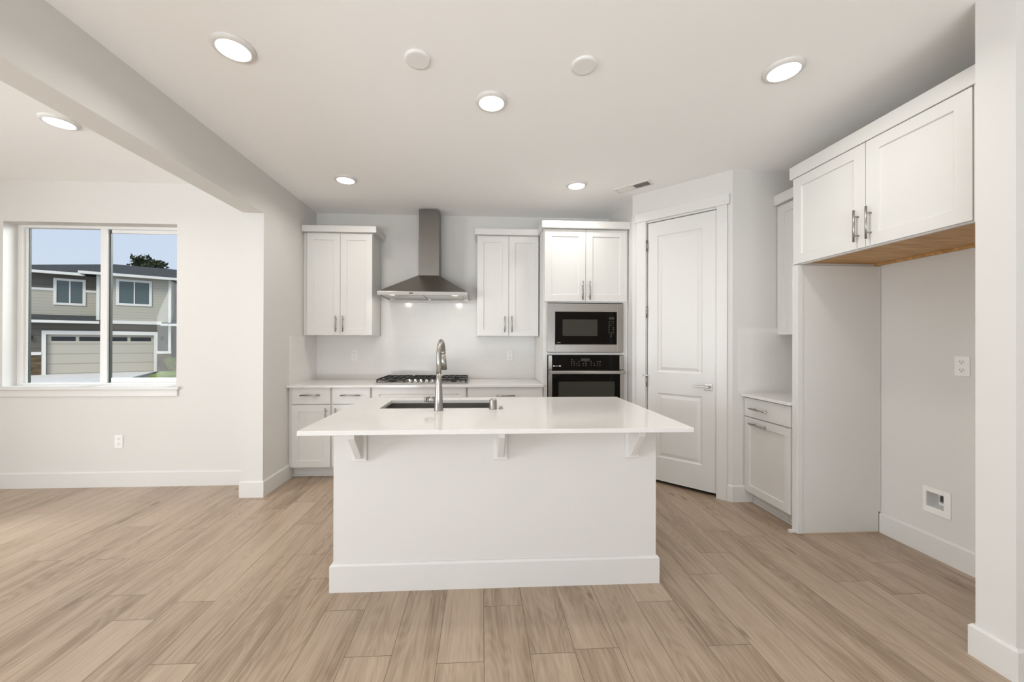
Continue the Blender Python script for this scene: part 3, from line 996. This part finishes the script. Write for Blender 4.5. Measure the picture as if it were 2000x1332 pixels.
# island countertop with the sink cut-out
SX0, SX1, SY0, SY1 = -.650, .075, 2.455, 2.800
ox0, ox1, oy0, oy1 = -.870, 1.056, 1.842, 2.928
mb = MB(); bm = mb.bm
def ring(z):
    return ([bm.verts.new(p) for p in ((ox0, oy0, z), (ox1, oy0, z), (ox1, oy1, z), (ox0, oy1, z))],
            [bm.verts.new(p) for p in ((SX0, SY0, z), (SX1, SY0, z), (SX1, SY1, z), (SX0, SY1, z))])
(ob, ib), (ot, it) = ring(CB), ring(CT)
for k in range(4):
    l = (k + 1) % 4
    bm.faces.new([ot[k], ot[l], it[l], it[k]]); bm.faces.new([ob[l], ob[k], ib[k], ib[l]])
    bm.faces.new([ob[k], ob[l], ot[l], ot[k]]); bm.faces.new([ib[l], ib[k], it[k], it[l]])
o = mb.build('island_countertop', m_quartz, None, bevel=.002)
tag(o, 'white quartz countertop on the island, overhanging toward the viewer', 'countertop')

# undermount sink
sk = thing('undermount_sink', 'stainless steel undermount sink set in the island countertop', 'sink', (-.287, 2.627, CB))
mb = MB(); bm = mb.bm
def rct(i, z):
    return [bm.verts.new(p) for p in ((SX0 - .006 + i, SY0 - .006 + i, z), (SX1 + .006 - i, SY0 - .006 + i, z), (SX1 + .006 - i, SY1 + .006 - i, z), (SX0 - .006 + i, SY1 + .006 - i, z))]
loops = [rct(-.02, CB - .0005), rct(0, CB - .0005), rct(.004, CB - .19), rct(.03, CB - .215), rct(.03, CB - .220), rct(-.003, CB - .19), rct(-.004, CB - .004), rct(-.02, CB - .004)]
for a, b in zip(loops, loops[1:] + loops[:1]):
    if a is loops[3]: continue
    for k in range(4):
        l = (k + 1) % 4
        bm.faces.new([a[k], a[l], b[l], b[k]])
bm.faces.new(loops[3]); bm.faces.new(loops[4])
mb.build('basin', m_steel, sk)
MB().lathe((-.287, 2.66, CB - .216), [(.045, 0), (.045, .003), (.03, .004), (.028, .0015)], 24).build('drain', m_chrome, sk)

# faucet
fc = thing('pull_down_faucet', 'tall brushed nickel gooseneck faucet on the island in front of the sink', 'faucet', (-.266, 2.375, CT))
fx, fyy = -.266, 2.375
mb = MB().lathe((fx, fyy, CT), [(.0285, 0), (.0285, .003), (.027, .006), (.0255, .05), (.0215, .12), (.0185, .18), (.0165, .228)], 28)
mb.build('body', m_nickel, fc)
mb = MB()
pts = [(fx, fyy, CT + .226), (fx, fyy, CT + .30), (fx, fyy, CT + .345)]
R_ = .105; ddx, ddy = .03, 1.0
for k in range(1, 15):
    a = PI * k / 14 * .93
    r = R_ * (1 - math.cos(a)); zz = CT + .345 + .082 * math.sin(a)
    pts.append((fx + r * ddx, fyy + r * ddy, zz))
e = Vector(pts[-1]); d = (e - Vector(pts[-2])).normalized()
mb.tube(pts, [.0152] * 3 + [.0148] * (len(pts) - 3), 18)
nk = mb.build('neck', m_nickel, fc)
e2 = e + Vector((.004, .018, -.125))
mb = MB().cyl(e, e + (e2 - e) * .15, .0150, .0152, 20).cyl(e + (e2 - e) * .16, e2, .0152, .0205, 20)
mb.build('spray_head', m_nickel, fc)
mb = MB().cyl((fx - .018, fyy + .012, .978), (fx - .066, fyy + .020, .978), .0185, .0185, 20).cyl((fx - .066, fyy + .02, .978), (fx - .07, fyy + .0205, .978), .0165, .0165, 20)
mb.cyl((fx - .074, fyy + .021, .978), (fx - .090, fyy + .024, .978), .0165, .0150, 18)
mb.build('lever_handle', m_nickel, fc)
# air gap and sink-top button
ag = tag(MB().lathe((.072, 2.418, CT), [(.025, 0), (.025, .004), (.0235, .006), (.0235, .052), (.021, .060), (.012, .065)], 26).build('air_gap_cap', m_nickel, None),
         'short brushed nickel cylinder cap standing right of the island sink', 'air gap')
ab = MB().lathe((.122, 2.425, CT), [(.014, 0), (.014, .004), (.010, .005), (.010, .012), (.008, .014)], 20).build('disposal_button', m_nickel, None)
tag(ab, 'tiny round metal push button on the island counter beside the cap', 'button')

# ------------------------------------------------------------------ right-hand nook (local frames: x runs toward the camera, -y faces the room)
RROT = -PI / 2
BX = 2.21
rb = thing('base_cabinet', 'white base cabinet in the right nook beside the fridge panel, drawer over pull-out door', 'cabinet', (BX, YN, 0), RROT)
NW = .502
mb = MB().box(.002, NW - .001, .021, XR - BX - .003, .105, CB - .002)
mb.build('carcass', m_cab, rb, local=True)
MB().box(.003, NW - .001, .075, .09, 0, .105).box(.003, NW - .001, .063, .075, 0, .018).build('toe_kick', m_trim, rb, local=True)
add_door(rb, .006, .488, .731, .882, 0, True, (.197, .802, .194, False), name='drawer', flat=True)
add_door(rb, .006, .488, .105, .721, 0, True, (.190, .678, .19, False), stile=.060)
o = MB().box(BX - .026, XR - .002, YN - .503, YN - .002, CB, CT).build('countertop', m_quartz, None, bevel=.0015)
tag(o, 'small white quartz countertop in the nook between pantry corner and fridge panel', 'countertop')
mb = MB().box(2.165, XR - .001, YN - TT, YN - .0005, CT, 1.465).box(XR - TT, XR - .001, 2.603, YN - TT, CT, 1.465)
o = mb.build('tile_backsplash', m_tile, None, box_uv=True)
tag(o, 'white tile backsplash above the small countertop in the right nook', 'backsplash')

ru = thing('upper_cabinet', 'white wall cabinet in the right nook, half hidden behind the fridge cabinet', 'cabinet', (2.5, YN, 1.405), RROT)
h0 = -1.405
MB().box(.002, NW - .001, .021, .319, 0, 2.503 + h0).build('carcass', m_cab, ru, local=True)
add_door(ru, .006, .496, 1.409 + h0, 2.49 + h0, 0, True, (.458, 1.53 + h0, .166, True))
MB().box(-.0, NW - .001, -.026, .329, 2.503 + h0, 2.585 + h0).build('crown', m_cab, ru, local=True, bevel=.002, seg=1)

# fridge end panel
FX = 2.207
fp_ = thing('fridge_end_panel', 'tall white end panel between the nook cabinets and the empty fridge space', 'panel', (FX, 2.58, 0))
MB().box(FX + .004, XR - .018, 2.557, 2.598, .006, 1.885).box(XR - .018, XR - .002, 2.557, 2.598, .145, 1.885).build('side_panel', m_cab, fp_, bevel=.001, seg=1)
MB().box(FX, FX + .040, 2.551, 2.599, .004, 1.885).build('front_stile', m_cab, fp_, bevel=.0015, seg=1)
MB().box(FX + .004, XR - .018, 2.558, 2.597, .0, .006).build('raw_edge', m_tan, fp_)
MB().box(FX - .03, FX, 2.575, 2.599, 0, .016).build('foot_block', m_trim, fp_)

# cabinet over the fridge space
oc = thing('fridge_cabinet', 'white two-door cabinet high over the empty fridge space', 'cabinet', (FX, 2.60, 1.888), RROT)
z0 = -1.888
OL = 2.60 - 1.526
mb = MB()
mb.box(0, .018, .021, XR - FX - .003, 0, 2.503 + z0).box(OL - .02, OL, .021, XR - FX - .003, 0, 2.503 + z0)
mb.box(.018, OL - .02, .021, XR - FX - .003, .035, 2.503 + z0)
mb.box(.018, OL - .02, .021, .040, 0, .035)
mb.build('carcass', m_cab, oc, local=True)
mb = MB().box(.018, OL - .02, .040, XR - FX - .003, .017, .035).box(.018, OL - .02, XR - FX - .022, XR - FX - .003, .002, .017)
mb.build('bottom_board', m_wood, oc, local=True, label='bare oak-coloured underside')
lx = lambda y: 2.60 - y
add_door(oc, lx(2.592), lx(2.083), 1.894 + z0, 2.499 + z0, 0, True, (lx(2.121), 2.024 + z0, .186, True), stile=.068)
add_door(oc, lx(2.079), lx(1.601), 1.894 + z0, 2.499 + z0, 0, True, (lx(2.049), 2.024 + z0, .186, True), stile=.068)
MB().box(lx(1.597), OL, .004, .021, 0, 2.503 + z0).build('filler_strip', m_cab, oc, local=True)
MB().prism([(-.018, -.006), (OL, -.006), (OL, XR - FX - .003), (0, XR - FX - .003), (0, .24), (-.018, .24)], 'z', 2.503 + z0, 2.590 + z0).build('crown', m_cab, oc, local=True, bevel=.002, seg=1)

# ------------------------------------------------------------------ ceiling: downlights, blank covers, vent
def downlight(loc, label):
    o = thing('recessed_ceiling_light', label, 'ceiling light', loc, group='recessed ceiling lights')
    mb = MB()
    n = 40
    prof = [(.098, 0), (.098, -.004), (.093, -.012), (.080, -.019), (.076, -.019), (.074, -.016)]
    rings = [[mb.bm.verts.new((r*math.cos(2*PI*i/n), r*math.sin(2*PI*i/n), z)) for i in range(n)] for r, z in prof]
    for A_, B_ in zip(rings, rings[1:]):
        for i in range(n):
            j = (i + 1) % n
            f = mb.bm.faces.new([A_[i], A_[j], B_[j], B_[i]]); f.smooth = True
    mb.bm.faces.new(rings[0])
    mb.build('trim_ring', m_fixture, o, local=True)
    mb = MB().cyl((0, 0, -.013), (0, 0, -.0165), .0745, .0745, 36)
    mb.build('lens', m_lens, o, local=True)
    L = bpy.data.lights.new('lamp', 'AREA')
    L.shape = 'DISK'; L.size = .14; L.energy = LAMP_W; L.color = (1.0, 0.965, 0.91); L.spread = math.radians(150)
    lo = bpy.data.objects.new('lamp', L)
    COL.objects.link(lo)
    lo.parent = o
    lo.location = (0, 0, -.0215)
    return o
proto = downlight((.053, 2.308, ZC), 'round lit ceiling light above the island, nearest the picture centre')
def copy_light(src, loc, label):
    o = src.copy(); COL.objects.link(o)
    o.location = loc; o['label'] = label
    for ch in list(src.children):
        c = ch.copy(); COL.objects.link(c); c.parent = o
    return o
for loc, lab in (((-1.241, 1.96, ZC), 'largest lit ceiling light, beside the header beam on the left'),
                 ((1.608, 1.95, ZC), 'lit ceiling light beside the cabinet over the fridge space'),
                 ((-1.229, 3.488, ZC), 'small lit ceiling light in front of the left wall cabinet'),
                 ((.871, 3.483, ZC), 'small lit ceiling light in front of the oven tower'),
                 ((-2.816, 2.684, ZC), 'lit ceiling light in the left room beyond the header beam, above the window')):
    copy_light(proto, loc, lab)
for loc, lab in (((-.336, 1.984, ZC), 'blank round cover on the ceiling nearer the header beam'),
                 ((.534, 1.977, ZC), 'blank round cover on the ceiling nearer the fridge cabinet')):
    o = MB().lathe((0, 0, 0), [(.055, -.013), (.062, -.012), (.0665, -.007), (.0675, 0)], 36).build('ceiling_cover', m_speaker, None)
    o.location = loc
    tag(o, lab, 'cover plate', 'blank ceiling covers')
# supply vent, parallel to the angled wall
vt = thing('ceiling_vent', 'white slatted ceiling vent in front of the angled pantry wall', 'vent', (1.416, 3.498, ZC), ANG)
VL, VW = .148, .046
mb = MB()
mb.box(-VL - .022, VL + .022, -VW - .02, -VW, -.006, 0).box(-VL - .022, VL + .022, VW, VW + .02, -.006, 0)
mb.box(-VL - .022, -VL, -VW, VW, -.006, 0).box(VL, VL + .022, -VW, VW, -.006, 0).box(-.010, .010, -VW, VW, -.006, 0)
mb.build('vent_frame', m_vent, vt, local=True)
MB().box(-VL, VL, -VW, VW, -.0012, -.0004).build('duct_opening', m_dark, vt, local=True)
def slats(x0, x1, lean):
    mb = MB()
    n = 7
    for k in range(n):
        y = -VW + .006 + k * (2 * VW - .012) / (n - 1)
        mb.hexa([(x0, y - .0008 + lean, -.0075), (x1, y - .0008 + lean, -.0075), (x1, y + .0008 + lean, -.0075), (x0, y + .0008 + lean, -.0075)],
                [(x0, y - .0008 - lean, -.0015), (x1, y - .0008 - lean, -.0015), (x1, y + .0008 - lean, -.0015), (x0, y + .0008 - lean, -.0015)])
    return mb
slats(-VL, -.010, .0060).build('slats', m_vent, vt, local=True)
slats(.010, VL, -.0040).build('slats', m_vent, vt, local=True)

# ------------------------------------------------------------------ outside the window
HZ = -0.71
hs = thing('neighbour_house', 'grey two-storey house with a wide garage door across the street', 'house', (-24.66, 25.94, HZ), math.radians(33))
g = lambda z: z - HZ                 # world height to house height
mb = MB()
mb.box(-4.6, -2.30, 0, 8, 0, g(2.6)).box(2.61, 3.45, 0, 8, 0, g(2.6)).box(-2.30, 2.61, 0, 8, g(1.76), g(2.6)).box(-2.30, 2.61, .6, 8, 0, g(1.76))
mb.build('lower_wall', m_siddark, hs, local=True, label='dark grey ground-floor wall')
MB().box(-.17, 3.45, 0.002, 8, g(2.6), g(5.66)).build('upper_wall', m_sid, hs, local=True, label='light grey lap siding')
MB().box(-4.6, -.17, 1.1, 8, g(2.6), g(4.62)).build('upper_wall', m_sid, hs, local=True, label='light grey lap siding')
MB().box(-4.6, -.17, 1.1, 8, g(4.62), g(5.62)).build('gable_band', m_siddark, hs, local=True, label='dark grey siding band')
MB().box(3.45, 8, 2.0, 8, 0, g(5.6)).build('side_wall', m_siddark, hs, local=True)
for xa, xb in ((-4.6, -2.47), (2.76, 3.5)):
    MB().box(xa, xb, -.06, 0, 0, g(.50)).build('stone_base', m_stone, hs, local=True, label='brown ledge stone')
for xa, xb in ((-4.6, -2.47), (2.78, 3.5)):
    MB().box(xa, xb, -.09, 0, g(.50), g(.68)).build('stone_cap', m_extrim, hs, local=True, label='white ledge above the stone')
mb = MB()
mb.box(-2.47, -2.29, -.05, 0, 0, g(1.76)).box(2.60, 2.78, -.05, 0, 0, g(1.76)).box(-2.47, 2.78, -.055, 0, g(1.76), g(2.0))
mb.build('garage_surround', m_extrim, hs, local=True, label='white trim around the garage door')
MB().box(.05, 3.0, -.04, .002, g(2.50), g(2.72)).build('belt_board', m_extrim, hs, local=True, label='white belt board')
MB().box(-.17, -.02, -.04, .002, g(2.6), g(5.6)).build('corner_board', m_extrim, hs, local=True, label='white corner board')
MB().box(3.33, 3.48, -.04, .002, g(.68), g(5.6)).build('corner_board', m_extrim, hs, local=True, label='white corner board')
for xa, xb in ((-4.6, -2.28), (-.86, -.17)):
    MB().box(xa, xb, 1.06, 1.1, g(4.55), g(4.70)).build('band_board', m_extrim, hs, local=True, label='white band board')
gd = MB().box(-2.29, 2.60, .10, .16, 0.01, g(1.76)).build('garage_door', m_garage, hs, local=True)
mb = MB()
for k in range(4):
    x = -2.29 + .18 + k * 1.175
    mb.box(x, x + 1.02, .09, .10, g(1.36), g(1.62))
mb.build('garage_windows', m_hglass2, gd, local=True)
for (x0, x1, zz0, zz1, y) in ((-2.28, -.86, 3.66, 5.36, 1.1), (.74, 2.48, 3.73, 5.46, 0.0)):
    w_ = MB()
    t = .14
    w_.box(x0, x0 + t, y - .05, y, g(zz0), g(zz1)).box(x1 - t, x1, y - .05, y, g(zz0), g(zz1))
    w_.box(x0 + t, x1 - t, y - .05, y, g(zz0), g(zz0) + t).box(x0 + t, x1 - t, y - .05, y, g(zz1) - t, g(zz1))
    xm = (x0 + x1) / 2
    w_.box(xm - .03, xm + .03, y - .03, y, g(zz0) + t, g(zz1) - t)
    f_ = w_.build('window', m_extrim, hs, local=True)
    MB().box(x0 + t, xm - .03, y - .015, y - .004, g(zz0) + t, g(zz1) - t).build('pane', m_hglass, f_, local=True)
    MB().box(xm + .03, x1 - t, y - .015, y - .004, g(zz0) + t, g(zz1) - t).build('pane', m_hglass, f_, local=True)
# skirt roof over the left of the garage
mb = MB()
mb.hexa([(-4.8, -.45, g(2.55)), (.06, -.45, g(2.55)), (.06, 0, g(2.55)), (-.17, 1.1, g(2.55)), (-4.8, 1.1, g(2.55))],
        [(-4.8, -.45, g(2.60)), (.06, -.45, g(2.60)), (.06, 0, g(2.66)), (-.17, 1.1, g(3.02)), (-4.8, 1.1, g(3.02))])
mb.build('skirt_roof', m_roof, hs, local=True)
MB().box(-4.8, .06, -.52, -.45, g(2.46), g(2.62)).build('gutter', m_extrim, hs, local=True)
mb = MB()
mb.hexa([(2.95, -.4, g(2.50)), (8, -.4, g(2.50)), (8, 2.0, g(2.50)), (3.45, 2.0, g(2.50))],
        [(2.95, -.4, g(2.56)), (8, -.4, g(2.56)), (8, 2.0, g(3.2)), (3.45, 2.0, g(3.2))])
mb.build('porch_roof', m_roof, hs, local=True)
MB().box(2.95, 8, -.47, -.40, g(2.42), g(2.57)).build('gutter', m_extrim, hs, local=True)
# main hip roof
mb = MB(); bm = mb.bm
ez = g(5.72); rz = g(7.06)
c = [bm.verts.new(p) for p in ((-.85, -.5, ez), (9, -.5, ez), (9, 9.5, ez), (-5.4, 9.5, ez), (-5.4, .6, ez), (-.85, .6, ez))]
r0 = bm.verts.new((-.1, 4.5, rz)); r1 = bm.verts.new((6, 4.5, rz))
for f in ((c[0], c[1], r1, r0), (c[1], c[2], r1), (c[2], c[3], r0, r1), (c[3], c[4], r0), (c[4], c[5], r0), (c[5], c[0], r0), tuple(reversed(c))):
    bm.faces.new(f)
mb.build('main_roof', m_roof, hs, local=True)
mb = MB()
mb.box(-.87, 9, -.58, -.5, g(5.58), g(5.75)).box(-.87, -.79, -.5, .6, g(5.58), g(5.75)).box(-5.4, -.79, .52, .6, g(5.56), g(5.73))
mb.build('gutter', m_extrim, hs, local=True)
for x in (-2.9, 3.02):
    o = thing('wall_lantern', 'small dark wall lantern left of the garage door' if x < 0 else 'small dark wall lantern right of the garage door', 'wall lamp',
              tuple(ROOT[hs.name] @ Vector((x, 0, g(1.55)))), math.radians(33), group='garage wall lanterns')
    MB().box(-.06, .06, -.02, 0, -.12, .12).build('back_plate', m_slot, o, local=True)
    MB().lathe((0, -.10, 0), [(.05, -.12), (.07, -.10), (.07, .08), (.09, .09), (.03, .14)], 12).build('lamp_shade', m_slot, o, local=True)
    MB().box(-.012, .012, -.10, -.015, .09, .11).build('arm', m_slot, o, local=True)

# ground
struct('street', MB().box(-90, 30, WYO + .2, 110, -1.2, -.80), m_asph)
RM = ROOT[hs.name]
def house_prism(poly, z0, z1):
    mb = MB()
    mb.hexa([RM @ Vector((x, y, z0)) for x, y in poly], [RM @ Vector((x, y, z1)) for x, y in poly])
    return mb
struct('driveway', house_prism([(-8.0, -14), (-8, .1), (2.75, .1), (1.4, -14)], -.085, .004), m_conc)
o = house_prism([(3.0, -5.2), (3.05, -1.2), (9, -1.2), (9, -5.2)], -.085, .06).build('lawn', m_lawn, None, kind='stuff')
tag(o, 'patch of green lawn beside the driveway outside', 'lawn')
o = house_prism([(2.8, -1.2), (2.8, -.07), (9, -.07), (9, -1.2)], -.085, .03).build('planting_bed', m_bark, None)
tag(o, 'dark mulch bed at the foot of the stone wall outside', 'planting bed')
# shrub
def leaf_blob(mb, c, rx, rz, n, size, rnd):
    for _ in range(n):
        a = rnd.uniform(0, 2*PI); t = rnd.uniform(-1, 1); q = math.sqrt(1 - t*t); rr_ = rnd.uniform(.55, 1.0)
        p = Vector(c) + Vector((math.cos(a)*q*rx, math.sin(a)*q*rx, t*rz)) * rr_
        u = Vector((rnd.uniform(-1, 1), rnd.uniform(-1, 1), rnd.uniform(-1, 1))).normalized()
        w = u.cross(Vector((rnd.uniform(-1, 1), rnd.uniform(-1, 1), rnd.uniform(-1, 1)))).normalized()
        L = size * rnd.uniform(.7, 1.3); B = L * .4
        mb.bm.faces.new([mb.bm.verts.new(p - u*L), mb.bm.verts.new(p + w*B), mb.bm.verts.new(p + u*L), mb.bm.verts.new(p - w*B)])
rnd = random.Random(5)
sp = RM @ Vector((3.55, -.75, .03))
sh = thing('shrub', 'pale green shrub in front of the stone wall outside', 'shrub', tuple(sp))
mb = MB()
for k in range(7):
    leaf_blob(mb, (rnd.uniform(-.5, .5), rnd.uniform(-.3, .3), rnd.uniform(.3, .75)), .30, .28, 70, .09, rnd)
mb.build('foliage', m_bush, sh, local=True)
mb = MB()
for k in range(5):
    mb.cyl((0, 0, -.01), (rnd.uniform(-.4, .4), rnd.uniform(-.25, .25), .55), .018, .008, 8)
mb.build('stem', m_bark, sh, local=True)
# conifer behind the roof
tp = Vector((0, 0, EYE)) + ((_r * (287 - U0) + Vector((0, 0, 0))) / F_PX + _f) * 42.0
tp = Vector((tp.x, tp.y, -.80))
tr = thing('tree', 'dark evergreen tree rising behind the roof of the grey house', 'tree', tuple(tp))
MB().cyl((0, 0, -.02), (0, 0, 10.2), .35, .08, 12).build('trunk', m_bark, tr, local=True)
mb = MB()
rnd = random.Random(21)
for lev in range(11):
    z = 4.3 + lev * .66
    reach = 3.9 * (1 - (lev / 11.5)) ** .55
    for k in range(9):
        a = rnd.uniform(0, 2*PI); r = reach * rnd.uniform(.35, 1.0)
        leaf_blob(mb, (math.cos(a)*r, math.sin(a)*r, z + rnd.uniform(-.3, .3)), .62, .34, 34, .26, rnd)
mb.build('foliage', m_leaf, tr, local=True)
mb = MB()
for lev in range(16):
    z = 4.2 + lev * .36
    a = lev * 2.4
    r = 3.4 * (1 - lev / 17) ** .55
    mb.cyl((0, 0, z), (math.cos(a)*r, math.sin(a)*r, z + .35), .06, .02, 8)
mb.build('branches', m_bark, tr, local=True)
